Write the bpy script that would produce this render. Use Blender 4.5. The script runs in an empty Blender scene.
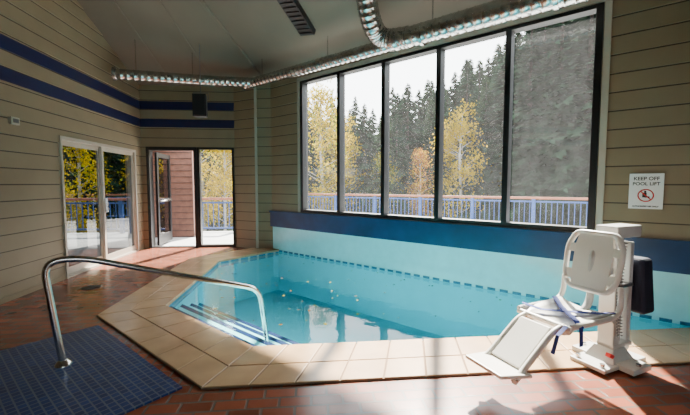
import bpy, math, random
from mathutils import Vector, Matrix, Euler
random.seed(7)
S2=math.sqrt(0.5)

# ---------------------------------------------------------------- materials
def newmat(name):
    m=bpy.data.materials.new(name); m.use_nodes=True
    nt=m.node_tree; b=nt.nodes["Principled BSDF"]
    return m,nt,b
def pm(name,col,rough=0.5,metal=0.0,noise=0.0,nscale=8.0,bump=0.0,spec=0.5):
    m,nt,b=newmat(name)
    b.inputs["Roughness"].default_value=rough
    b.inputs["Metallic"].default_value=metal
    b.inputs["Specular IOR Level"].default_value=spec
    tc=nt.nodes.new("ShaderNodeTexCoord")
    n=nt.nodes.new("ShaderNodeTexNoise"); n.inputs["Scale"].default_value=nscale
    n.inputs["Detail"].default_value=4
    nt.links.new(tc.outputs["Object"],n.inputs["Vector"])
    mr=nt.nodes.new("ShaderNodeMapRange")
    mr.inputs[1].default_value=0.3; mr.inputs[2].default_value=0.7
    mr.inputs[3].default_value=1.0-noise; mr.inputs[4].default_value=1.0+noise*0.5
    nt.links.new(n.outputs["Fac"],mr.inputs[0])
    mx=nt.nodes.new("ShaderNodeVectorMath"); mx.operation='SCALE'
    mx.inputs[0].default_value=col[:3]
    nt.links.new(mr.outputs[0],mx.inputs["Scale"])
    nt.links.new(mx.outputs[0],b.inputs["Base Color"])
    if bump>0:
        bp=nt.nodes.new("ShaderNodeBump"); bp.inputs["Strength"].default_value=bump
        bp.inputs["Distance"].default_value=0.01
        nt.links.new(n.outputs["Fac"],bp.inputs["Height"]); nt.links.new(bp.outputs[0],b.inputs["Normal"])
    return m
def brickmat(name,c1,c2,cm,w,h,mortar=0.006,offset=0.5,rotz=0.0,rough=0.5,rot=(0,0,0),noise=0.25,bump=0.4,loc=(0,0,0)):
    m,nt,b=newmat(name)
    b.inputs["Roughness"].default_value=rough
    tc=nt.nodes.new("ShaderNodeTexCoord"); mp=nt.nodes.new("ShaderNodeMapping")
    mp.inputs["Rotation"].default_value=(rot[0],rot[1],rot[2]+rotz)
    mp.inputs["Location"].default_value=loc
    br=nt.nodes.new("ShaderNodeTexBrick"); br.offset=offset
    br.inputs["Color1"].default_value=(*c1,1); br.inputs["Color2"].default_value=(*c2,1)
    br.inputs["Mortar"].default_value=(*cm,1); br.inputs["Scale"].default_value=1
    br.inputs["Mortar Size"].default_value=mortar; br.inputs["Mortar Smooth"].default_value=0.1
    br.inputs["Brick Width"].default_value=w; br.inputs["Row Height"].default_value=h
    nt.links.new(tc.outputs["Object"],mp.inputs[0]); nt.links.new(mp.outputs[0],br.inputs["Vector"])
    n=nt.nodes.new("ShaderNodeTexNoise"); n.inputs["Scale"].default_value=1.7; n.inputs["Detail"].default_value=6
    nt.links.new(tc.outputs["Object"],n.inputs["Vector"])
    mr=nt.nodes.new("ShaderNodeMapRange"); mr.inputs[1].default_value=.3; mr.inputs[2].default_value=.7
    mr.inputs[3].default_value=1-noise; mr.inputs[4].default_value=1+noise*.6
    nt.links.new(n.outputs["Fac"],mr.inputs[0])
    mx=nt.nodes.new("ShaderNodeVectorMath"); mx.operation='SCALE'
    nt.links.new(br.outputs["Color"],mx.inputs[0]); nt.links.new(mr.outputs[0],mx.inputs["Scale"])
    nt.links.new(mx.outputs[0],b.inputs["Base Color"])
    bp=nt.nodes.new("ShaderNodeBump"); bp.inputs["Strength"].default_value=bump; bp.invert=True
    bp.inputs["Distance"].default_value=0.004
    nt.links.new(br.outputs["Fac"],bp.inputs["Height"]); nt.links.new(bp.outputs[0],b.inputs["Normal"])
    return m
def schlick(nt,f0,normal=None):
    # two-sided Fresnel reflectance for a thin sheet: f0+(1-f0)*(1-|cos|)^5
    lw=nt.nodes.new("ShaderNodeLayerWeight"); lw.inputs["Blend"].default_value=.5
    if normal is not None: nt.links.new(normal,lw.inputs["Normal"])
    p=nt.nodes.new("ShaderNodeMath"); p.operation='POWER'; p.inputs[1].default_value=5
    nt.links.new(lw.outputs["Facing"],p.inputs[0])
    q=nt.nodes.new("ShaderNodeMath"); q.operation='MULTIPLY_ADD'; q.inputs[1].default_value=1-f0; q.inputs[2].default_value=f0
    q.use_clamp=True
    nt.links.new(p.outputs[0],q.inputs[0]); return q.outputs[0]
def glassmat(name,haze=0.06,tint=(0.93,0.96,0.95)):
    m=bpy.data.materials.new(name); m.use_nodes=True; nt=m.node_tree; nt.nodes.clear()
    out=nt.nodes.new("ShaderNodeOutputMaterial")
    tr=nt.nodes.new("ShaderNodeBsdfTransparent"); tr.inputs[0].default_value=(*tint,1)
    tl=nt.nodes.new("ShaderNodeBsdfTranslucent"); tl.inputs[0].default_value=(.9,.93,.95,1)
    gl=nt.nodes.new("ShaderNodeBsdfGlossy"); gl.inputs["Roughness"].default_value=0.02
    tc=nt.nodes.new("ShaderNodeTexCoord"); mp=nt.nodes.new("ShaderNodeMapping"); mp.inputs["Scale"].default_value=(5,5,1.6)
    n=nt.nodes.new("ShaderNodeTexNoise"); n.inputs["Scale"].default_value=4; n.inputs["Detail"].default_value=10
    mr=nt.nodes.new("ShaderNodeMapRange"); mr.inputs[1].default_value=.35; mr.inputs[2].default_value=.75
    mr.inputs[3].default_value=haze*.7; mr.inputs[4].default_value=haze*1.4
    nt.links.new(tc.outputs["Object"],mp.inputs[0]); nt.links.new(mp.outputs[0],n.inputs["Vector"]); nt.links.new(n.outputs["Fac"],mr.inputs[0])
    m1=nt.nodes.new("ShaderNodeMixShader"); m2=nt.nodes.new("ShaderNodeMixShader")
    nt.links.new(mr.outputs[0],m1.inputs[0]); nt.links.new(tr.outputs[0],m1.inputs[1]); nt.links.new(tl.outputs[0],m1.inputs[2])
    nt.links.new(schlick(nt,.06),m2.inputs[0]); nt.links.new(m1.outputs[0],m2.inputs[1]); nt.links.new(gl.outputs[0],m2.inputs[2])
    nt.links.new(m2.outputs[0],out.inputs[0])
    return m
def watermat(name):
    m=bpy.data.materials.new(name); m.use_nodes=True; nt=m.node_tree; nt.nodes.clear()
    out=nt.nodes.new("ShaderNodeOutputMaterial")
    tr=nt.nodes.new("ShaderNodeBsdfTransparent"); tr.inputs[0].default_value=(.80,.98,.99,1)
    gl=nt.nodes.new("ShaderNodeBsdfGlossy"); gl.inputs["Roughness"].default_value=0.03
    tc=nt.nodes.new("ShaderNodeTexCoord")
    n=nt.nodes.new("ShaderNodeTexNoise"); n.inputs["Scale"].default_value=2.6; n.inputs["Detail"].default_value=4
    nt.links.new(tc.outputs["Object"],n.inputs["Vector"])
    bp=nt.nodes.new("ShaderNodeBump"); bp.inputs["Strength"].default_value=0.18; bp.inputs["Distance"].default_value=0.03
    nt.links.new(n.outputs["Fac"],bp.inputs["Height"])
    nt.links.new(bp.outputs[0],gl.inputs["Normal"])
    m2=nt.nodes.new("ShaderNodeMixShader")
    nt.links.new(schlick(nt,.03,bp.outputs[0]),m2.inputs[0]); nt.links.new(tr.outputs[0],m2.inputs[1]); nt.links.new(gl.outputs[0],m2.inputs[2])
    nt.links.new(m2.outputs[0],out.inputs[0])
    return m
def leafmat(name,col,trans=0.4):
    m=bpy.data.materials.new(name); m.use_nodes=True; nt=m.node_tree; nt.nodes.clear()
    out=nt.nodes.new("ShaderNodeOutputMaterial")
    d=nt.nodes.new("ShaderNodeBsdfDiffuse"); t=nt.nodes.new("ShaderNodeBsdfTranslucent")
    tc=nt.nodes.new("ShaderNodeTexCoord"); n=nt.nodes.new("ShaderNodeTexNoise"); n.inputs["Scale"].default_value=1.5
    nt.links.new(tc.outputs["Object"],n.inputs["Vector"])
    mr=nt.nodes.new("ShaderNodeMapRange"); mr.inputs[1].default_value=.3; mr.inputs[2].default_value=.7; mr.inputs[3].default_value=.6; mr.inputs[4].default_value=1.25
    nt.links.new(n.outputs["Fac"],mr.inputs[0])
    mx=nt.nodes.new("ShaderNodeVectorMath"); mx.operation='SCALE'; mx.inputs[0].default_value=col
    nt.links.new(mr.outputs[0],mx.inputs["Scale"])
    nt.links.new(mx.outputs[0],d.inputs[0]); nt.links.new(mx.outputs[0],t.inputs[0])
    mm=nt.nodes.new("ShaderNodeMixShader"); mm.inputs[0].default_value=trans
    nt.links.new(d.outputs[0],mm.inputs[1]); nt.links.new(t.outputs[0],mm.inputs[2]); nt.links.new(mm.outputs[0],out.inputs[0])
    return m

M={}
M['cream']=pm("cream_siding",(.26,.20,.125),.5,noise=.08,nscale=3)
M['groove_shade']=pm("siding_groove_shade",(.06,.045,.03),.7)  # dark colour paints the shadow gap between siding boards
M['navy']=pm("navy_stripe",(.006,.010,.06),.5,noise=.1)
M['glarewall']=pm("pool_side_glare_tile",(.42,.84,.90),.10,noise=.05)  # cyan colour imitates water glare washing over the white wall
M['blue']=pm("blue_band",(.003,.045,.13),.4,noise=.3,nscale=4)
M['black']=pm("black_frame",(.006,.006,.007),.4,noise=.1)
M['whiteframe']=pm("white_frame",(.42,.38,.31),.4,noise=.05)
M['ceil']=pm("ceiling_paint",(.155,.13,.10),.8,noise=.06,nscale=2)
M['brown']=pm("brown_siding",(.12,.05,.034),.7,noise=.3)
M['floor']=brickmat("terracotta_pavers",(.34,.095,.048),(.19,.052,.027),(.15,.105,.08),.205,.105,.009,rough=.22,bump=.4)
M['coping']=pm("coping_stone",(.62,.40,.22),.20,noise=.18,nscale=3,bump=.06)
M['grout']=pm("grout",(.22,.14,.085),.8,noise=.1)
M['mosaic']=brickmat("blue_mosaic",(.006,.025,.12),(.012,.05,.20),(.13,.16,.21),.052,.052,.005,offset=0,rotz=math.radians(45),rough=.30,noise=.2,bump=.3)
M['plaster']=pm("pool_plaster",(.10,.62,.74),.6,noise=.06,nscale=2)
M['tileline']=brickmat("waterline_tile",(.10,.28,.42),(.16,.36,.48),(.5,.6,.62),.15,.15,.02,offset=0,rot=(math.radians(90),0,0),rough=.25)
M['bluetile']=pm("step_edge_tile",(.004,.018,.10),.3,noise=.3,nscale=30)
M['dash']=pm("waterline_dash_tile",(.04,.18,.32),.3,noise=.3,nscale=30)
M['water']=watermat("pool_water")
M['glass']=glassmat("window_glass",.014)
M['glass2']=glassmat("door_glass",.01,(.7,.75,.76))
M['glass3']=glassmat("dimmed_door_glass",.004,(.20,.22,.23))  # dark tint stands in for the dim exterior behind the doors
M['steel']=pm("brushed_steel",(.62,.60,.57),.20,1.0,noise=.05)
M['galv']=pm("galvanised_duct",(.55,.55,.54),.26,1.0,noise=.25,nscale=10)
M['plastic']=pm("white_plastic",(.76,.73,.67),.35,noise=.04)
M['whitemetal']=pm("powder_coat",(.55,.55,.53),.35,noise=.06)
M['grey']=pm("grey_metal",(.14,.14,.15),.4,.5,noise=.1)
M['dark']=pm("dark_plastic",(.012,.012,.015),.45,noise=.1)
M['strap']=pm("blue_strap",(.008,.03,.26),.7,noise=.1)
M['cover']=pm("navy_cover",(.008,.011,.03),.8,noise=.2)
M['red']=pm("red_print",(.65,.02,.02),.5)
M['signwhite']=pm("sign_white",(.80,.80,.78),.4)
M['patio']=pm("patio_concrete",(.48,.48,.47),.8,noise=.15,nscale=2)
M['wood']=pm("rail_wood",(.24,.07,.03),.6,noise=.2)
M['railblue']=pm("rail_blue",(.008,.05,.20),.5,noise=.1)
M['hill']=pm("forest_floor",(.02,.03,.014),.9,noise=.4,nscale=.4)
M['bark']=pm("conifer_bark",(.04,.03,.022),.9,noise=.3)
M['aspenbark']=pm("aspen_bark",(.34,.32,.27),.8,noise=.3)
M['needle']=leafmat("conifer_needles",(.015,.036,.019),.2)
M['needle2']=leafmat("conifer_needles_light",(.028,.056,.025),.25)
M['yleaf']=leafmat("aspen_leaves",(.44,.31,.005),.5)
M['gleaf']=leafmat("aspen_leaves_green",(.20,.22,.012),.5)
M['oleaf']=leafmat("orange_leaves",(.28,.12,.02),.5)

# ---------------------------------------------------------------- mesh builder
class MB:
    def __init__(s): s.v=[];s.f=[];s.m=[];s.sm=[]
    def face(s,pts,m=0,smooth=False):
        i=len(s.v); s.v+= [tuple(p) for p in pts]; s.f.append(list(range(i,i+len(pts)))); s.m.append(m); s.sm.append(smooth)
    def raw(s,vs,fs,m=0,smooth=False):
        i=len(s.v); s.v+=[tuple(p) for p in vs]
        for f in fs: s.f.append([i+k for k in f]); s.m.append(m); s.sm.append(smooth)
    def box(s,c,size,R=None,m=0):
        hx,hy,hz=[a/2 for a in size]; c=Vector(c)
        vs=[Vector((x,y,z)) for z in(-hz,hz) for y in(-hy,hy) for x in(-hx,hx)]
        if R is not None: vs=[R@v for v in vs]
        vs=[v+c for v in vs]
        s.raw(vs,[(0,2,3,1),(4,5,7,6),(0,1,5,4),(2,6,7,3),(0,4,6,2),(1,3,7,5)],m)
    def hexa(s,b,t,m=0):
        n=len(b); s.raw(list(b)+list(t),[tuple(reversed(range(n))),tuple(range(n,2*n))]+[(i,(i+1)%n,n+(i+1)%n,n+i) for i in range(n)],m)
    def prism(s,poly,z0,z1,m=0):
        s.hexa([(x,y,z0) for x,y in poly],[(x,y,z1) for x,y in poly],m)
    def tube(s,pts,r,n=12,m=0,cap=True):
        pts=[Vector(p) for p in pts]; N=len(pts)
        rs=r if isinstance(r,(list,tuple)) else [r]*N
        T=[]
        for i in range(N):
            a=pts[max(i-1,0)]; b=pts[min(i+1,N-1)]
            T.append((b-a).normalized())
        up=Vector((0,0,1)) if abs(T[0].z)<.9 else Vector((1,0,0))
        u=T[0].cross(up).normalized(); vs=[]
        for i in range(N):
            u=(u-T[i]*u.dot(T[i])).normalized(); w=T[i].cross(u)
            for k in range(n):
                a=2*math.pi*k/n; vs.append(pts[i]+(u*math.cos(a)+w*math.sin(a))*rs[i])
        fs=[(i*n+k,i*n+(k+1)%n,(i+1)*n+(k+1)%n,(i+1)*n+k) for i in range(N-1) for k in range(n)]
        s.raw(vs,fs,m,True)
        if cap:
            s.face(list(reversed(vs[:n])),m); s.face(vs[-n:],m)
    def obj(s,name,mats,parent=None,loc=(0,0,0),rot=(0,0,0),bevel=0,subsurf=0,recalc=True):
        me=bpy.data.meshes.new(name); me.from_pydata(s.v,[],s.f)
        for mm in mats: me.materials.append(mm)
        for p,mi,sm in zip(me.polygons,s.m,s.sm): p.material_index=mi; p.use_smooth=sm
        if recalc:
            import bmesh
            bm=bmesh.new(); bm.from_mesh(me); bmesh.ops.recalc_face_normals(bm,faces=bm.faces); bm.to_mesh(me); bm.free()
        me.update()
        o=bpy.data.objects.new(name,me); bpy.context.scene.collection.objects.link(o)
        o.location=loc; o.rotation_euler=rot
        if parent: o.parent=parent
        if bevel>0:
            b=o.modifiers.new("bevel",'BEVEL'); b.width=bevel; b.segments=3; b.limit_method='ANGLE'; b.angle_limit=math.radians(40)
        return o
def empty(name,loc,rotz=0):
    e=bpy.data.objects.new(name,None); e.empty_display_size=.1; bpy.context.scene.collection.objects.link(e)
    e.location=loc; e.rotation_euler=(0,0,rotz); return e
def fillet(pts,r,seg=6):
    pts=[Vector(p) for p in pts]; out=[pts[0]]
    for i in range(1,len(pts)-1):
        a,b,c=pts[i-1],pts[i],pts[i+1]
        r1=min(r,(a-b).length*.49); r2=min(r,(c-b).length*.49)
        p=b+(a-b).normalized()*r1; q=b+(c-b).normalized()*r2
        for k in range(seg+1):
            t=k/seg; out.append(p*(1-t)**2+b*2*t*(1-t)+q*t*t)
    out.append(pts[-1]); return out
def frame(p0,p1):
    p0=Vector((*p0,0)); p1=Vector((*p1,0)); L=(p1-p0).length; return p0,(p1-p0)/L,L

# ---------------------------------------------------------------- siding walls
def siding(name,p0,p1,n,z0,z1,openings=(),stripes=(),pitch=.2,lip=.022,mats=None,thick=.16,back=0):
    p0,d,L=frame(p0,p1); n=Vector((*n,0)); b=MB()
    def P(s,dep,z): return p0+d*s+n*dep+Vector((0,0,z))
    def ivals(za,zb):
        segs=[(0,L)]
        for (s0,s1,a,c) in openings:
            if a<zb-1e-5 and c>za+1e-5:
                ns=[]
                for (x,y) in segs:
                    if s1<=x or s0>=y: ns.append((x,y)); continue
                    if s0>x: ns.append((x,s0))
                    if s1<y: ns.append((s1,y))
                segs=ns
        return segs
    cuts={z0,z1}; G=.014
    z=math.floor(z0/pitch)*pitch
    while z<z1+1e-6:
        for q in (z,z+pitch-G):
            if z0<q<z1: cuts.add(round(q,5))
        z+=pitch
    for o in openings:
        for q in o[2:4]:
            if z0<q<z1: cuts.add(round(q,5))
    for a,c in stripes: cuts.add(a); cuts.add(c)
    cs=sorted(cuts)
    for za,zb in zip(cs[:-1],cs[1:]):
        if zb-za<1e-4: continue
        row=math.floor((za+1e-4)/pitch)*pitch
        groove_shade=(za-row)>pitch-G-1e-4  # recessed strip, its shade put in by a darker material
        da=.002+lip*(1-(za-row)/pitch); db=.002+lip*(1-(zb-row)/pitch)
        mi=0
        for a,c in stripes:
            if za>=a-1e-4 and zb<=c+1e-4: mi=1
        if groove_shade: da=db=.0015; mi=3 if mi==0 else 1
        for s0,s1 in ivals(za,zb):
            b.face([P(s0,da,za),P(s1,da,za),P(s1,db,zb),P(s0,db,zb)],mi)
            if abs(za-row)<1e-3: b.face([P(s0,0,za),P(s1,0,za),P(s1,da,za),P(s0,da,za)],mi)
    oc=sorted({z0,z1}|{q for o in openings for q in o[2:4] if z0<q<z1})
    for za,zb in zip(oc[:-1],oc[1:]):
        for s0,s1 in ivals(za,zb):
            b.hexa([P(s0,0,za),P(s1,0,za),P(s1,-thick,za),P(s0,-thick,za)],[P(s0,0,zb),P(s1,0,zb),P(s1,-thick,zb),P(s0,-thick,zb)],2)
    return b.obj(name,mats or [M['cream'],M['navy'],M['cream'],M['groove_shade']],recalc=False)
def wbox(b,p0,p1,n,s0,s1,z0,z1,d0,d1,m=0):
    p0,d,L=frame(p0,p1); n=Vector((*n,0))
    def P(s,dep,z): return p0+d*s+n*dep+Vector((0,0,z))
    b.hexa([P(s0,d0,z0),P(s1,d0,z0),P(s1,d1,z0),P(s0,d1,z0)],[P(s0,d0,z1),P(s1,d0,z1),P(s1,d1,z1),P(s0,d1,z1)],m)

STR=[(2.62,2.79),(3.0,3.17)]
LW=((-3.62,-4.0),(-3.62,8.2),(1,0))
BW=((-3.62,8.2),(-1.64,8.2),(0,-1))
WW=((-.8,7.8),(6.5,.5),(-S2,-S2))
siding("wall_left",*LW,0,5.8,[(9.65,11.85,0,2.06)],STR)
siding("wall_back",*BW,0,3.56,[(.12,1.96,0,2.2)],STR)
WS0=(-.14+.8)/S2; PW=.667/S2; WS1=WS0+5*PW
siding("wall_window_side",*WW,.5,3.75,[(WS0-.04,WS1+.04,.84,3.38)])
b=MB(); wbox(b,*WW,0,10.32,-1.3,.5,-.16,0,0); b.obj("wall_pool_side",[M['glarewall']])
siding("wall_right",(6.5,.5),(6.5,-4),(-1,0),0,5)
siding("wall_rear",(6.5,-4),(-3.62,-4),(0,1),0,5.8,[(3,6.5,.9,2.2)])
siding("wall_corner",(-1.64,8.2),(-1.13,7.87),Vector((-.33,-.51)).normalized()[:],0,3.9)
siding("wall_corner_return",(-1.13,7.87),(-.8,7.8),Vector((-.07,-.33)).normalized()[:],0,3.9)
b=MB(); b.box((-1.135,7.86,1.95),(.05,.05,3.9)); b.obj("trim_1",[M['whiteframe']])
b=MB(); wbox(b,*WW,-.02,10.3,.50,.80,0,.05); wbox(b,*WW,-.02,10.3,.80,.835,0,.075); b.obj("trim_2",[M['blue']])
b=MB(); wbox(b,*WW,WS1+.045,WS1+.11,.84,3.44,0,.035); wbox(b,*WW,WS0-.11,WS0-.045,.84,3.44,0,.035); wbox(b,*WW,WS0-.11,WS1+.11,3.385,3.45,0,.035); b.obj("trim_3",[M['whiteframe']])
b=MB(); wbox(b,*LW,0,9.58,0,.07,0.0,.03); b.obj("baseboard_left",[M['cream']])
# windows
for i in range(5):
    b=MB(); a=WS0+i*PW; c=a+PW
    a0=a-.035 if i==0 else a; c0=c+.035 if i==4 else c
    w=.034
    wbox(b,*WW,a0,a+w,.845,3.375,-.12,.03); wbox(b,*WW,c-w,c0,.845,3.375,-.12,.03)
    wbox(b,*WW,a+w,c-w,.845,.90,-.12,.03); wbox(b,*WW,a+w,c-w,3.33,3.375,-.12,.03)
    p0,d,L=frame(*WW[:2]); n=Vector((-S2,-S2,0))
    P=lambda s,z:p0+d*s-n*.05+Vector((0,0,z))
    b.face([P(a+w,.9),P(c-w,.9),P(c-w,3.33),P(a+w,3.33)],1)
    b.obj("window_%d"%(i+1),[M['black'],M['glass']])
def simple_window(name,wall,s0,s1,z0,z1,n=2,fm='black',w=.05,gm='glass'):
    b=MB(); 
    wbox(b,*wall,s0,s1,z0,z0+w,-.1,.03); wbox(b,*wall,s0,s1,z1-w,z1,-.1,.03)
    for i in range(n+1):
        c=s0+w/2+(s1-s0-w)*i/n; wbox(b,*wall,c-w/2,c+w/2,z0+w,z1-w,-.1,.03)
    p0,d,L=frame(*wall[:2]); nn=Vector((*wall[2],0)); P=lambda s,z:p0+d*s-nn*.05+Vector((0,0,z))
    b.face([P(s0+w,z0+w),P(s1-w,z0+w),P(s1-w,z1-w),P(s0+w,z1-w)],1)
    return b.obj(name,[M[fm],M[gm]])
simple_window("window_7",((6.5,-4),(-3.62,-4),(0,1)),3,6.5,.9,2.2,4,gm='glass2')  # added in the unseen rear wall to let in fill light
simple_window("window_6",BW,1.17,1.96,0,2.2,1)
# door frame and open leaf
b=MB(); wbox(b,*BW,.12,.18,0,2.2,-.14,.04); wbox(b,*BW,1.10,1.168,0,2.2,-.14,.04); wbox(b,*BW,.18,1.10,2.13,2.2,-.14,.04); wbox(b,*BW,.18,1.10,0,.015,-.14,.02)
b.obj("door_frame",[M['black']])
dr=empty("door_1",(-3.40,8.40,0),math.radians(93))
b=MB(); W=.9; H=2.1
for x0,x1,z0,z1 in [(0,.09,.02,H),(W-.09,W,.02,H),(.09,W-.09,.02,.24),(.09,W-.09,H-.1,H),(.09,W-.09,.98,1.06)]:
    b.box(((x0+x1)/2,0,(z0+z1)/2),(x1-x0,.045,z1-z0))
b.tube([(.1,-.03,1.02),(.1,-.07,1.02),(.8,-.07,1.02),(.8,-.03,1.02)],.014,8,1)
b.face([(.09,0,.24),(W-.09,0,.24),(W-.09,0,H-.1),(.09,0,H-.1)],2)
b.obj("leaf",[M['black'],M['steel'],M['glass3']],parent=dr)
# sliding door
b=MB()
wbox(b,*LW,9.62,9.66,0,2.10,-.12,.04); wbox(b,*LW,11.84,11.88,0,2.10,-.12,.04); wbox(b,*LW,9.66,11.84,2.05,2.10,-.12,.04); wbox(b,*LW,9.66,11.84,0,.03,-.12,.03)
def panel(s0,s1,dep,m):
    w=.05
    wbox(b,*LW,s0,s0+w,.03,2.05,dep-.02,dep+.02,m); wbox(b,*LW,s1-w,s1,.03,2.05,dep-.02,dep+.02,m)
    wbox(b,*LW,s0+w,s1-w,.03,.13,dep-.02,dep+.02,m); wbox(b,*LW,s0+w,s1-w,1.98,2.05,dep-.02,dep+.02,m)
    p0,d,L=frame(*LW[:2]); P=lambda s,z:p0+d*s+Vector((dep,0,z))
    b.face([P(s0+w,.13),P(s1-w,.13),P(s1-w,1.98),P(s0+w,1.98)],2)
panel(9.66,10.76,-.07,0); panel(10.72,11.84,-.02,0)
wbox(b,*LW,10.75,10.77,.9,1.15,0,.05,1)
b.obj("door_2",[M['whiteframe'],M['steel'],M['glass3']])

# ---------------------------------------------------------------- ceiling
zA=lambda x,y:3.5+.38*(8.2-y)
zB=lambda x,y:3.6+.2687*(7-x-y)
b=MB()
A=[(-3.74,8.36),(-.77,8.36),(-3.12,2.67),(-3.74,2.67)]
b.face([(x,y,zA(x,y)) for x,y in A])
Bp=[(-.77,8.36),(-.77,8.0),(6.75,.48),(6.75,-4.15),(3.70,-4.15),(-3.12,2.67)]
b.face([(x,y,zB(x,y)) for x,y in Bp])
b.face([(-3.74,2.67,5.6),(-3.12,2.67,5.6),(3.70,-4.15,5.6),(-3.74,-4.15,5.6)])
b.obj("ceiling",[M['ceil']],recalc=False)
def batten(b,p,q,w=.05,m=0):
    b.tube([p,q],w/2,4,m)
b=MB(); h0=(-.95,7.9); h1=(-3.12,2.67)
batten(b,(*h0,zA(*h0)-.01),(*h1,zA(*h1)-.01),.07)
batten(b,(-2.0,8.15,zA(0,8.15)),(-2.9,2.8,zA(0,2.8)),.03)
batten(b,(-2.9,8.15,zA(0,8.15)),(-3.3,2.8,zA(0,2.8)),.03)
b.obj("trim_4",[M['ceil']])
# ceiling vent
u=Vector((-.27,-.5)).normalized(); c0=Vector((.0,6.0)); 
slope=Vector((u.x,u.y,zB(c0.x+u.x,c0.y+u.y)-zB(*c0))).normalized(); nB=Vector((.2687,.2687,1)).normalized(); side=slope.cross(nB).normalized()
R=Matrix((slope,side,nB)).transposed()
cc=Vector((c0.x,c0.y,zB(*c0)))+slope*.62-nB*.05
b=MB(); b.box(cc,(1.24,.26,.09),R,0); 
for i in range(14): b.box(cc+slope*(-.56+i*.086)-nB*.05,(.012,.22,.02),R,1)
b.obj("ceiling_vent",[M['dark'],M['dark']])

# ---------------------------------------------------------------- floor / pool
pool=[(-.67,7.67),(-1.67,6.67),(-1.67,4.20),(-.50,3.03),(3.97,3.03)]
fl=[(-3.72,-4.1),(6.6,-4.1),(6.6,.4)]+[(4.05,3.03)]+[(-.50,3.03),(-1.67,4.20),(-1.67,6.67),(-.62,7.72),(-.8,7.95),(-1.1,8.0),(-1.6,8.36),(-3.72,8.36)]
b=MB(); b.face([(x,y,0) for x,y in fl]); b.obj("floor",[M['floor']],recalc=False)
def offs(poly,o):
    res=[]
    P=[Vector(p) for p in poly]
    for i,p in enumerate(P):
        ds=[]
        if i>0: ds.append((P[i]-P[i-1]).normalized())
        if i<len(P)-1: ds.append((P[i+1]-P[i]).normalized())
        ns=[Vector((d.y,-d.x)) for d in ds]   # right of travel
        if len(ns)==1: res.append(p+ns[0]*o)
        else:
            m=(ns[0]+ns[1]).normalized(); res.append(p+m*(o/m.dot(ns[0])))
    return res
b=MB()
rows=[(-.025,.30,0.30),(.308,.58,0.30)]
for (o1,o2,sl) in rows:
    i1=offs(pool,o1); i2=offs(pool,o2)
    for k in range(len(pool)-1):
        L=(i1[k+1]-i1[k]).length; n=max(1,round(L/sl))
        for j in range(n):
            g=.004/L; t0=j/n+g; t1=(j+1)/n-g
            q=[i1[k].lerp(i1[k+1],t0),i1[k].lerp(i1[k+1],t1),i2[k].lerp(i2[k+1],t1),i2[k].lerp(i2[k+1],t0)]
            b.prism([tuple(v) for v in q],.002 if o1>0 else -.02,.02,0)
i1=offs(pool,0.0); i2=offs(pool,.585)
for k in range(len(pool)-1):
    b.prism([tuple(i1[k]),tuple(i1[k+1]),tuple(i2[k+1]),tuple(i2[k])],.001,.014,1)
b.obj("pool_coping",[M['coping'],M['grout']],bevel=.006)
# basin
b=MB(); DP=-.85
full=[Vector(p) for p in pool]
for k in range(len(full)-1):
    p,q=full[k],full[k+1]
    b.face([(p.x,p.y,DP),(q.x,q.y,DP),(q.x,q.y,-.12),(p.x,p.y,-.12)],0)
    b.face([(p.x,p.y,-.12),(q.x,q.y,-.12),(q.x,q.y,.0),(p.x,p.y,.0)],1)
b.face([(p.x,p.y,DP) for p in full],0)
e0=Vector((-1.67,4.20)); e1=Vector((-.50,3.03))
for i,(w1,zt) in enumerate([(.16,-.07),(.42,-.17),(.68,-.28),(.94,-.40)]):
    A0=Vector((-1.67,e0.y+ w1/S2)) ; A1=Vector((e1.x+w1/S2,3.03))
    b.prism([tuple(e0),tuple(e1),tuple(A1),tuple(A0)],DP,zt,3)
    B0=Vector((-1.67,A0.y-.055/S2)); B1=Vector((A1.x-.055/S2,3.03))
    b.prism([tuple(B0),tuple(B1),tuple(A1+Vector((.004,0))),tuple(A0+Vector((0,.004)))],zt-.06,zt+.004,2)
M['stepwhite']=pm("pool_step_plaster",(.30,.78,.84),.6,noise=.05)
b.obj("pool_basin",[M['plaster'],M['tileline'],M['bluetile'],M['stepwhite']],recalc=False)
b=MB(); s=0.2
while s<6.7:
    wbox(b,*WW,s,s+.10,-.03,.005,0,.012,0); s+=.16
b.obj("waterline_tiles",[M['dash']])
b=MB(); wbox(b,*WW,.18,6.75,-.85,-.03,0.001,.01,0); b.obj("pool_wall",[M['plaster']])
WZ=-.035
b=MB(); b.face([(x,y,WZ) for x,y in pool]); b.obj("pool_water",[M['water']],recalc=False)
# leaves on the water
b=MB()
for i in range(90):
    for _ in range(20):
        x=random.uniform(-1.6,3.2); y=random.uniform(3.1,7.2)
        if x+y<6.8 and x+y>3.0 and (y-x)<8.1: break
    a=random.uniform(0,6.28); r=random.uniform(.008,.018)
    pts=[]
    for k in range(6):
        t=a+k*math.pi/3; rr=r*(1.5 if k==0 else 1)
        pts.append((x+rr*math.cos(t),y+rr*math.sin(t)*.9,WZ+.005+.002*(k%2)))
    b.face(pts,i%2)
b.obj("floating_leaves",[M['yleaf'],M['oleaf']])
# mosaic mat
c1=( (1.60-5.77)/2,(1.60+5.77)/2 ); c2=((1.60-3.36)/2,(1.60+3.36)/2)
b=MB(); b.prism([c1,c2,(c2[0]-1.2,c2[1]-1.2),(c1[0]-1.2,c1[1]-1.2)],0.0,.012); b.obj("footbath_mosaic",[M['mosaic']])
# drain
b=MB(); b.prism([(-2.96+.11*math.cos(t*math.pi/12),5.1+.11*math.sin(t*math.pi/12)) for t in range(24)],0,.006,0)
for i in range(5): b.box((-2.96,5.02+.04*i,.008),(.15,.012,.005),None,1)
b.obj("floor_drain",[M['dark'],M['grey']])

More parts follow.
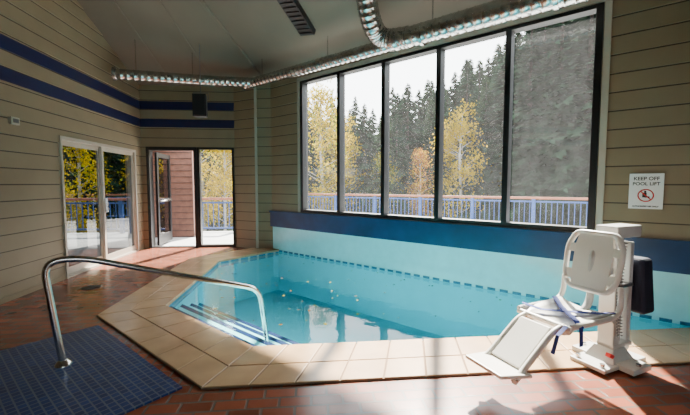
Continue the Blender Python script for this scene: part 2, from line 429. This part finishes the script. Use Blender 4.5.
# ---------------------------------------------------------------- handrail
base=Vector((-1.90,2.89,0.012)); dd=Vector((.876,.482,0))
def hp(s,z): return Vector((base.x,base.y,0))+dd*s+Vector((0,0,z))
path=fillet([hp(0,.012),hp(-.03,.25),hp(-.09,.82),hp(.13,.83),hp(1.58,.34),hp(1.66,-.27)],.13,8)
b=MB(); b.tube(path,.025,16)
b.tube([hp(0,.012),hp(0,.02),hp(0,.035),hp(0,.05)],[.06,.058,.045,.03],20)
b.obj("pool_handrail",[M['steel']])

# ---------------------------------------------------------------- ducts
def duct(b,pts,r,m=0):
    pts=[Vector(p) for p in pts]; P=[];Rr=[]
    for a,c in zip(pts[:-1],pts[1:]):
        L=(c-a).length; n=max(1,int(L/.10))
        for i in range(n):
            for f,rr in((0,r),(.80,r),(.86,r+.005),(.94,r+.005)):
                P.append(a.lerp(c,(i+f)/n)); Rr.append(rr)
    P.append(pts[-1]); Rr.append(r)
    b.tube(P,Rr,18,m)
b=MB()
def wl(x,z,o=.5): # on line parallel to window wall
    return (x,7-o/S2-x,z)
duct(b,[wl(-1.32,3.40),wl(1.3,3.37)],.09)
duct(b,fillet([(-3.42,6.85,3.34),(-1.75,7.36,3.40),wl(-1.1,3.40)],.25,5),.09)
duct(b,[wl(1.15,3.40),wl(4.6,3.36)],.13)
duct(b,fillet([(.42,4.0,5.3),(.80,4.98,3.66),wl(1.02,3.46),wl(1.35,3.40)],.3,6),.14)
b.tube([(-3.44,6.845,3.34),(-3.40,6.855,3.34)],.115,18)
for x in (-.9,.3,1.6,2.6,3.6):
    p=Vector(wl(x,3.4)); b.tube([p+Vector((0,0,.05)),(p.x,p.y,zB(p.x,p.y)+.02)],.008,6)
for x,y in((-3.1,6.95),(-2.2,7.22)): b.tube([(x,y,3.4),(x,y,zA(x,y)+.02)],.008,6)
for x in (1.5,2.6,3.5): 
    p=Vector(wl(x,3.38)); q=Vector((S2,-S2,0)); b.tube([p-q*.02,p+q*.02],.142,18)
b.obj("ventilation_duct",[M['galv']])

# ---------------------------------------------------------------- speaker, thermostat, sign
sp=empty("hanging_speaker",(-2.0,7.0,2.84),math.radians(0))
b=MB(); b.hexa([(-.12,-.11,-.2),(.12,-.11,-.2),(.09,.1,-.2),(-.09,.1,-.2)],[(-.12,-.11,.2),(.12,-.11,.2),(.09,.1,.2),(-.09,.1,.2)],0)
b.box((0,-.115,0),(.20,.012,.36),None,0)
b.tube([(0,0,.2),(0,0,zA(0,7.0)-2.84+.02)],.008,8,1); b.tube([(-.12,0,.12),(-.135,0,.12),(-.135,0,.24),(.135,0,.24),(.135,0,.12),(.12,0,.12)],.008,6,1)
b.obj("cabinet",[M['dark'],M['grey']],parent=sp,bevel=.008)
b=MB(); b.box((-3.60,4.83,2.17),(.05,.13,.09)); b.box((-3.572,4.83,2.17),(.01,.08,.05),None,1); b.obj("thermostat",[M['whiteframe'],M['grey']],bevel=.006)

sg=empty("warning_sign",(3.525-.028,3.475-.028,1.325),math.radians(-45))
b=MB(); b.box((0,0,0),(.28,.008,.37),None,0); b.obj("panel",[M['signwhite']],parent=sg,bevel=.003)
def text(t,z,size,m,x=0):
    cu=bpy.data.curves.new("lettering",'FONT'); cu.body=t; cu.size=size; cu.align_x='CENTER'; cu.extrude=.0006; cu.offset=.001; cu.materials.append(m)
    o=bpy.data.objects.new("lettering",cu); bpy.context.scene.collection.objects.link(o); o.parent=sg; o.location=(x,-.006,z); o.rotation_euler=(math.radians(90),0,0)
text("KEEP OFF",.115,.05,M['dark']); text("POOL LIFT",.062,.047,M['dark']); text("AUTHORIZED USE ONLY",-.165,.019,M['dark'])
b=MB(); b.tube([(.062*math.cos(t*math.pi/16),-.006,-.045+.062*math.sin(t*math.pi/16)) for t in range(33)],.006,6,0,False)
b.tube([(-.044,-.006,.0),(.044,-.006,-.09)],.006,6,0)
b.box((-.01,-.005,-.04),(.035,.004,.05),None,1); b.box((.012,-.005,-.06),(.04,.004,.014),None,1); b.box((-.005,-.005,-.005),(.018,.004,.018),None,1)
b.obj("symbol",[M['red'],M['dark']],parent=sg)

# ---------------------------------------------------------------- pool lift
pl_=empty("pool_lift_chair",(2.34,2.54,.02),math.radians(198))
b=MB()
b.box((.02,0,.015),(.52,.26,.03),None,0); b.box((0,0,.02),(.22,.46,.04),None,0)
b.hexa([(-.12,-.11,.03),(.14,-.11,.03),(.14,.11,.03),(-.12,.11,.03)],[(-.07,-.07,.12),(.08,-.07,.12),(.08,.07,.12),(-.07,.07,.12)],0)
for x,y in((-.2,0),(.24,.09),(.24,-.09),(0,.2),(0,-.2)): b.tube([(x,y,.03),(x,y,.055)],.018,8,1)
b.box((.12,.07,.085),(.05,.04,.03),Matrix.Rotation(-.5,3,'Y'),2)
b.obj("base",[M['whitemetal'],M['steel'],M['red']],parent=pl_,bevel=.005)
b=MB()
b.box((.03,0,.55),(.08,.12,.92),None,0)
b.box((-.15,0,.50),(.05,.09,.86),None,0)
b.tube([(-.06,0,.1),(-.06,0,.6)],.03,12,2); b.tube([(-.06,0,.6),(-.06,0,.98)],.018,12,1)
b.box((-.04,0,1.02),(.30,.16,.09),None,0); b.box((-.05,0,.13),(.24,.13,.04),None,0)
b.box((-.05,0,.60),(.2,.13,.03),None,2)
b.box((.085,.0,.86),(.03,.07,.2),None,2)
b.obj("mast",[M['whitemetal'],M['steel'],M['grey']],parent=pl_,bevel=.01)
b=MB()
b.hexa([(-.20,-.10,.36),(-.36,-.10,.36),(-.36,.12,.36),(-.20,.12,.36)],[(-.19,-.09,.80),(-.33,-.09,.80),(-.33,.10,.80),(-.19,.10,.80)],0)
b.obj("battery_cover",[M['cover']],parent=pl_,bevel=.03)
b=MB(); pts=[]
for i in range(360):
    t=i/360; a=t*2*math.pi*30; pts.append((.06+.016*math.cos(a)+.03*math.sin(t*3),.10+.016*math.sin(a),.95-.72*t))
b.tube(pts,.0045,6); b.obj("coiled_cable",[M['grey']],parent=pl_)
CX=.07
b=MB(); b.tube(fillet([(.05,0,.90),(.15+CX,0,.90),(.20+CX,0,.84),(.20+CX,0,.50),(.30+CX,0,.42)],.06),.025,12)
b.box((.12,0,.72),(.14,.08,.05)); b.box((.12,0,.9),(.14,.1,.05)); b.tube([(.22+CX,-.18,.42),(.22+CX,.18,.42)],.02,10)
b.obj("arm",[M['whitemetal']],parent=pl_,bevel=.004)
def xf(pts,T): return [T@Vector(p) for p in pts]
T=Matrix.Translation((.24+CX,0,.60))@Matrix.Rotation(math.radians(-12),4,'Y')@Matrix.Scale(.84,4,(0,1,0))@Matrix.Scale(.94,4,(0,0,1))
b=MB()
prof=[(-.17,0),(-.225,.10),(-.235,.33),(-.175,.45),(.175,.45),(.235,.33),(.225,.10),(.17,0)]
loop=fillet([(0,y,z) for y,z in prof]+[(0,-.17,0),(0,-.225,.1)],.05,5)[1:-1]
b.tube(xf(loop,T),.019,10,0,True)
pan=[(-.145,.01),(-.16,.10),(-.165,.34),(-.14,.44),(.14,.44),(.165,.34),(.16,.10),(.145,.01)]
b.hexa(xf([(-.012,y,z) for y,z in pan],T),xf([(.012,y,z) for y,z in pan],T),0)
for z0,z1 in((.06,.14),(.28,.35)):
    for sgn in(-1,1):
        b.hexa(xf([(-.01,sgn*.14,z0),(-.01,sgn*.225,z0),(-.01,sgn*.225,z1),(-.01,sgn*.14,z1)],T),xf([(.01,sgn*.14,z0),(.01,sgn*.225,z0),(.01,sgn*.225,z1),(.01,sgn*.14,z1)],T),0)
b.obj("backrest",[M['plastic'],M['dark']],parent=pl_,bevel=.004)
ST=Matrix.Translation((CX,0,0))@Matrix.Scale(.9,4,(0,1,0))
def shift(b): b.v=[tuple(ST@Vector(p)) for p in b.v]
b=MB(); nx,ny=10,10; vs=[];vs2=[]
for i in range(nx+1):
    for j in range(ny+1):
        x=.24+.46*i/nx; y=-.215+.43*j/ny
        z=.44+.035*(abs(y)/.215)**3+.02*math.cos(i/nx*math.pi)*.8-.03*max(0,(i/nx-.8)/.2)**2
        vs.append((x,y,z)); vs2.append((x,y,z-.025))
n1=(nx+1)*(ny+1); fs=[];idx=lambda i,j:i*(ny+1)+j
for i in range(nx):
    for j in range(ny):
        fs.append((idx(i,j),idx(i+1,j),idx(i+1,j+1),idx(i,j+1))); fs.append((n1+idx(i,j),n1+idx(i,j+1),n1+idx(i+1,j+1),n1+idx(i+1,j)))
for i in range(nx):
    for j in(0,ny): fs.append((idx(i,j),idx(i+1,j),n1+idx(i+1,j),n1+idx(i,j)))
for j in range(ny):
    for i in(0,nx): fs.append((idx(i,j),idx(i,j+1),n1+idx(i,j+1),n1+idx(i,j)))
b.raw(vs+vs2,fs,0,True)
for sgn in(-1,1):
    b.tube(fillet([(.20,sgn*.225,.66),(.20,sgn*.235,.50),(.30,sgn*.235,.455),(.70,sgn*.225,.455)],.08),.020,10)
b.tube([(.70,-.225,.44),(.70,.225,.44)],.02,10)
shift(b); b.obj("seat",[M['plastic']],parent=pl_)
b=MB()
for sgn in(-1,1):
    b.tube(fillet([(.68,sgn*.15,.44),(.78,sgn*.15,.42),(1.06,sgn*.15,.20),(1.14,sgn*.17,.17)],.06),.021,10)
b.hexa([(.76,-.13,.425),(.76,.13,.425),(1.04,.13,.205),(1.04,-.13,.205)],[(.775,-.13,.44),(.775,.13,.44),(1.055,.13,.22),(1.055,-.13,.22)],0)
b.hexa([(1.01,-.2,.175),(1.01,.2,.175),(1.25,.17,.205),(1.25,-.17,.205)],[(1.01,-.2,.20),(1.01,.2,.20),(1.25,.17,.23),(1.25,-.17,.23)],0)
shift(b); b.obj("leg_rest",[M['plastic']],parent=pl_,bevel=.008)
b=MB()
def strap(pts,w=.04):
    pts=[Vector(p) for p in pts]
    for a,c in zip(pts[:-1],pts[1:]):
        d=(c-a).normalized(); s=d.cross(Vector((0,0,1))).normalized()*w/2; u=Vector((0,0,.004))
        b.hexa([a-s,a+s,c+s,c-s],[a-s+u,a+s+u,c+s+u,c-s+u],0)
strap([(.26,.235,.49),(.32,.14,.47),(.45,.02,.465),(.58,-.12,.46),(.66,-.23,.49)])
strap([(.30,-.235,.49),(.40,-.1,.467),(.50,.05,.463),(.62,.20,.48),(.64,.25,.45),(.64,.255,.33)])
strap([(.72,.2,.46),(.80,.2,.41),(.84,.2,.30)],.03)
shift(b); b.obj("strap",[M['strap']],parent=pl_)

# ---------------------------------------------------------------- exterior
b=MB()
b.prism([(-9,-6),(-3.78,-6),(-3.78,8.4),(-1.6,8.4),(-.6,8.1),(6.7,.8),(12.5,-5),(17,2),(8.6,9.8),(-.4,16.6),(-1.4,15.2),(-2.2,11.2),(-9,11.2)],-.25,-.03)
b.obj("patio_ground",[M['patio']])
b=MB(); b.prism([(-8.9,-1),(-3.80,-1),(-3.80,9.9),(-8.9,9.9)],2.35,2.55)  # roof and posts added to darken the left patio
b.prism([(-8.9,-1),(-8.7,-1),(-8.7,9.9),(-8.9,9.9)],2.1,2.35)
for y in(1,4,7,9.7): b.box((-8.75,y,1.05),(.14,.14,2.16))
b.obj("porch_shade_roof",[M['brown']])
def railing(name,pts,h=1.02,z=-.03):
    b=MB()
    for a,c in zip(pts[:-1],pts[1:]):
        a=Vector((*a,z)); c=Vector((*c,z)); L=(c-a).length; d=(c-a)/L; ang=math.atan2(d.y,d.x); R=Matrix.Rotation(ang,3,'Z'); mid=(a+c)/2
        b.box(mid+Vector((0,0,h-.03)),(L,.14,.07),R,0); b.box(mid+Vector((0,0,h-.14)),(L,.05,.05),R,1); b.box(mid+Vector((0,0,.12)),(L,.05,.05),R,1)
        n=max(1,round(L/1.8))
        for i in range(n+1): b.box(a+d*(L*i/n)+Vector((0,0,h/2-.02)),(.1,.1,h-.03),R,1)
        k=int(L/.15)
        for i in range(1,k): b.box(a+d*(L*i/k)+Vector((0,0,.50)),(.02,.02,.76),R,1)
    b.obj(name,[M['wood'],M['railblue']])
railing("patio_railing",[(-8.8,2),(-8.8,11.0),(-2.1,11.0),(-1.3,15.1),(-.4,16.3),(8.5,9.6),(16.8,1.8)])
siding("exterior_wall_siding",(-4.6,10.0),(-3.12,10.0),(0,-1),-.03,3.2,mats=[M['brown'],M['brown'],M['brown'],M['dark']],pitch=.16)
import mathutils
b=MB(); n=60; vs=[];fs=[]
for i in range(n+1):
    for j in range(n+1):
        x=-75+150*i/n; y=-30+125*j/n
        r=math.hypot(x,y); z=-1.7+max(0,(r-24))*.10+.6*mathutils.noise.noise(Vector((x*.08,y*.08,0)))
        vs.append((x,y,z))
for i in range(n):
    for j in range(n): fs.append((i*(n+1)+j,(i+1)*(n+1)+j,(i+1)*(n+1)+j+1,i*(n+1)+j+1))
b.raw(vs,fs,0,True); b.obj("forest_hillside",[M['hill']])
def hz(x,y):
    r=math.hypot(x,y); return -1.9+max(0,(r-24))*.10+.6*mathutils.noise.noise(Vector((x*.08,y*.08,0)))

def conifer(seed,mat):
    rnd=random.Random(seed); b=MB(); H=10.0
    b.tube([(0,0,-.3),(0,0,H*.5),(0,0,H)],[.16,.09,.01],7,0)
    lv=62
    for i in range(lv):
        f=i/(lv-1); z=.7+(H-.8)*f; Rm=(1-f)**.85*2.0+.07
        nb=12 if f<.7 else 8
        for k in range(nb):
            a=rnd.uniform(0,2*math.pi); L=Rm*rnd.uniform(.55,1.12); dr=rnd.uniform(.18,.42)
            d=Vector((math.cos(a),math.sin(a),0)); s=Vector((-d.y,d.x,0))
            o=Vector((0,0,z+rnd.uniform(-.08,.08))); ns=max(2,int(L/.22))
            for j in range(ns):
                t0=j/ns; t1=(j+1.6)/ns
                p=o+d*L*t0-Vector((0,0,dr*L*t0**1.3)); q=o+d*L*min(t1,1.05)-Vector((0,0,dr*L*t1**1.3))
                w=.23*(1-.5*t0)*rnd.uniform(.7,1.3)*(0.5+.5*(1-f))
                for sg_ in(-1,1):
                    tip=q+s*sg_*w*1.3+Vector((0,0,rnd.uniform(-.14,.02)))
                    b.face([p,q,tip],1)
    me=bpy.data.meshes.new("conifer"); me.from_pydata(b.v,[],b.f)
    me.materials.append(M['bark']); me.materials.append(mat)
    for p,mi in zip(me.polygons,b.m): p.material_index=mi
    return me
def aspen(seed,mats):
    rnd=random.Random(seed); b=MB(); H=7.0
    b.tube([(0,0,-.3),(.08,0,2),(-.05,.1,4.5),(0,0,H*.95)],[.09,.07,.05,.01],7,0)
    cl=[]
    for i in range(44):
        f=rnd.uniform(.22,1.0); z=H*f; Rm=1.25*math.sin(math.pi*min(1,(f-.1)/.92))**.7+.1
        a=rnd.uniform(0,6.28); r=Rm*rnd.uniform(.2,.9); c=Vector((r*math.cos(a),r*math.sin(a),z)); cl.append(c)
        b.tube([(0,0,z-.5*r-.1),tuple(c)],[.02,.006],4,0)
    for c in cl:
        for k in range(85):
            v=Vector((rnd.gauss(0,.24),rnd.gauss(0,.24),rnd.gauss(0,.26))); p=c+v
            e=Euler((rnd.uniform(0,6),rnd.uniform(0,6),rnd.uniform(0,6))).to_matrix(); s=rnd.uniform(.04,.07)
            b.face([p+e@Vector((-s,0,0)),p+e@Vector((0,-s*.8,0)),p+e@Vector((s,0,0)),p+e@Vector((0,s*.8,0))],1 if rnd.random()<.75 else 2)
    me=bpy.data.meshes.new("aspen"); me.from_pydata(b.v,[],b.f)
    me.materials.append(M['aspenbark']); 
    for m in mats: me.materials.append(m)
    for p,mi in zip(me.polygons,b.m): p.material_index=mi
    return me
CM=[conifer(1,M['needle']),conifer(2,M['needle']),conifer(3,M['needle2'])]
AM=[aspen(5,[M['yleaf'],M['gleaf']]),aspen(6,[M['yleaf'],M['yleaf']]),aspen(7,[M['gleaf'],M['yleaf']]),aspen(8,[M['oleaf'],M['yleaf']])]
def place(name,me,bear,dist,h,base,wide=1.0):
    a=math.radians(bear); x=dist*math.sin(a); y=dist*math.cos(a); z=hz(x,y)
    o=bpy.data.objects.new(name,me); bpy.context.scene.collection.objects.link(o)
    o.location=(x,y,z); k=h/base; o.scale=(k*random.uniform(.85,1.1)*wide,)*2+(k,); o.rotation_euler=(0,0,random.uniform(0,6.28))
rnd=random.Random(11)
def toph(bd):
    prof=[(-60,70),(-10,70),(0,106),(6,102),(10,96),(14,88),(19,84),(22,76),(26,60),(30,42),(34,20),(42,0),(60,20),(75,60)]
    for (a,v0),(c,v1) in zip(prof[:-1],prof[1:]):
        if a<=bd<=c: return v0+(v1-v0)*(bd-a)/(c-a)
    return 90
bd=-55
while bd<72:
    for layer in range(3):
        D=[24,31,40][layer]+rnd.uniform(-2,3); bb=bd+rnd.uniform(-1.2,1.2); v=toph(bb)+rnd.uniform(-8,30)*(1 if layer<2 else .6)
        zt=1.4+D*(184-v)/360*1.0
        x=D*math.sin(math.radians(bb)); y=D*math.cos(math.radians(bb)); h=max(3.5,zt-hz(x,y))
        place("conifer_tree",rnd.choice(CM),bb,D,h,10.0,1.35)
    bd+=1.7
for bb,D,v,mi in [(1.8,20,95,0),(5.4,22,122,1),(11.8,22,150,2),(17.2,21,155,3),(23.4,21,112,1),(29.5,23,158,2),
                  (-13,17,120,1),(-16,18,100,0),(-10.5,18,110,0),(-19,18,130,1),(-23,17,120,0),(-31,16,120,0),(-36,18,110,1)]:
    x=D*math.sin(math.radians(bb)); y=D*math.cos(math.radians(bb)); h=1.4+D*(184-v)/360-hz(x,y)
    place("aspen_tree",AM[mi],bb,D,h,7.0)

# ---------------------------------------------------------------- light
w=bpy.data.worlds.new("sky"); bpy.context.scene.world=w; w.use_nodes=True; nt=w.node_tree; bg=nt.nodes["Background"]
tc=nt.nodes.new("ShaderNodeTexCoord"); sx=nt.nodes.new("ShaderNodeSeparateXYZ"); cr=nt.nodes.new("ShaderNodeValToRGB")
cr.color_ramp.elements[0].position=0.0; cr.color_ramp.elements[0].color=(.97,.98,1,1)
cr.color_ramp.elements[1].position=1.0; cr.color_ramp.elements[1].color=(.90,.95,1,1)
nt.links.new(tc.outputs["Generated"],sx.inputs[0]); nt.links.new(sx.outputs["Z"],cr.inputs[0]); nt.links.new(cr.outputs[0],bg.inputs[0])
bg.inputs[1].default_value=10
sun=bpy.data.lights.new("sun",'SUN'); sun.energy=50; sun.angle=math.radians(1.8); sun.color=(1,.92,.80)
so=bpy.data.objects.new("sun",sun); bpy.context.scene.collection.objects.link(so)
el=math.radians(43); az=math.radians(20)
dirv=-Vector((math.sin(az)*math.cos(el),math.cos(az)*math.cos(el),math.sin(el)))
so.rotation_euler=dirv.to_track_quat('-Z','Y').to_euler(); so.location=(4,14,10)

# ---------------------------------------------------------------- camera
cam=bpy.data.cameras.new("camera"); cam.sensor_width=36; cam.lens=36*360/690; cam.clip_end=500
co=bpy.data.objects.new("camera",cam); bpy.context.scene.collection.objects.link(co)
co.location=(0,0,1.4); co.rotation_euler=(math.radians(90-3.73),0,math.radians(-5.55))
bpy.context.scene.camera=co
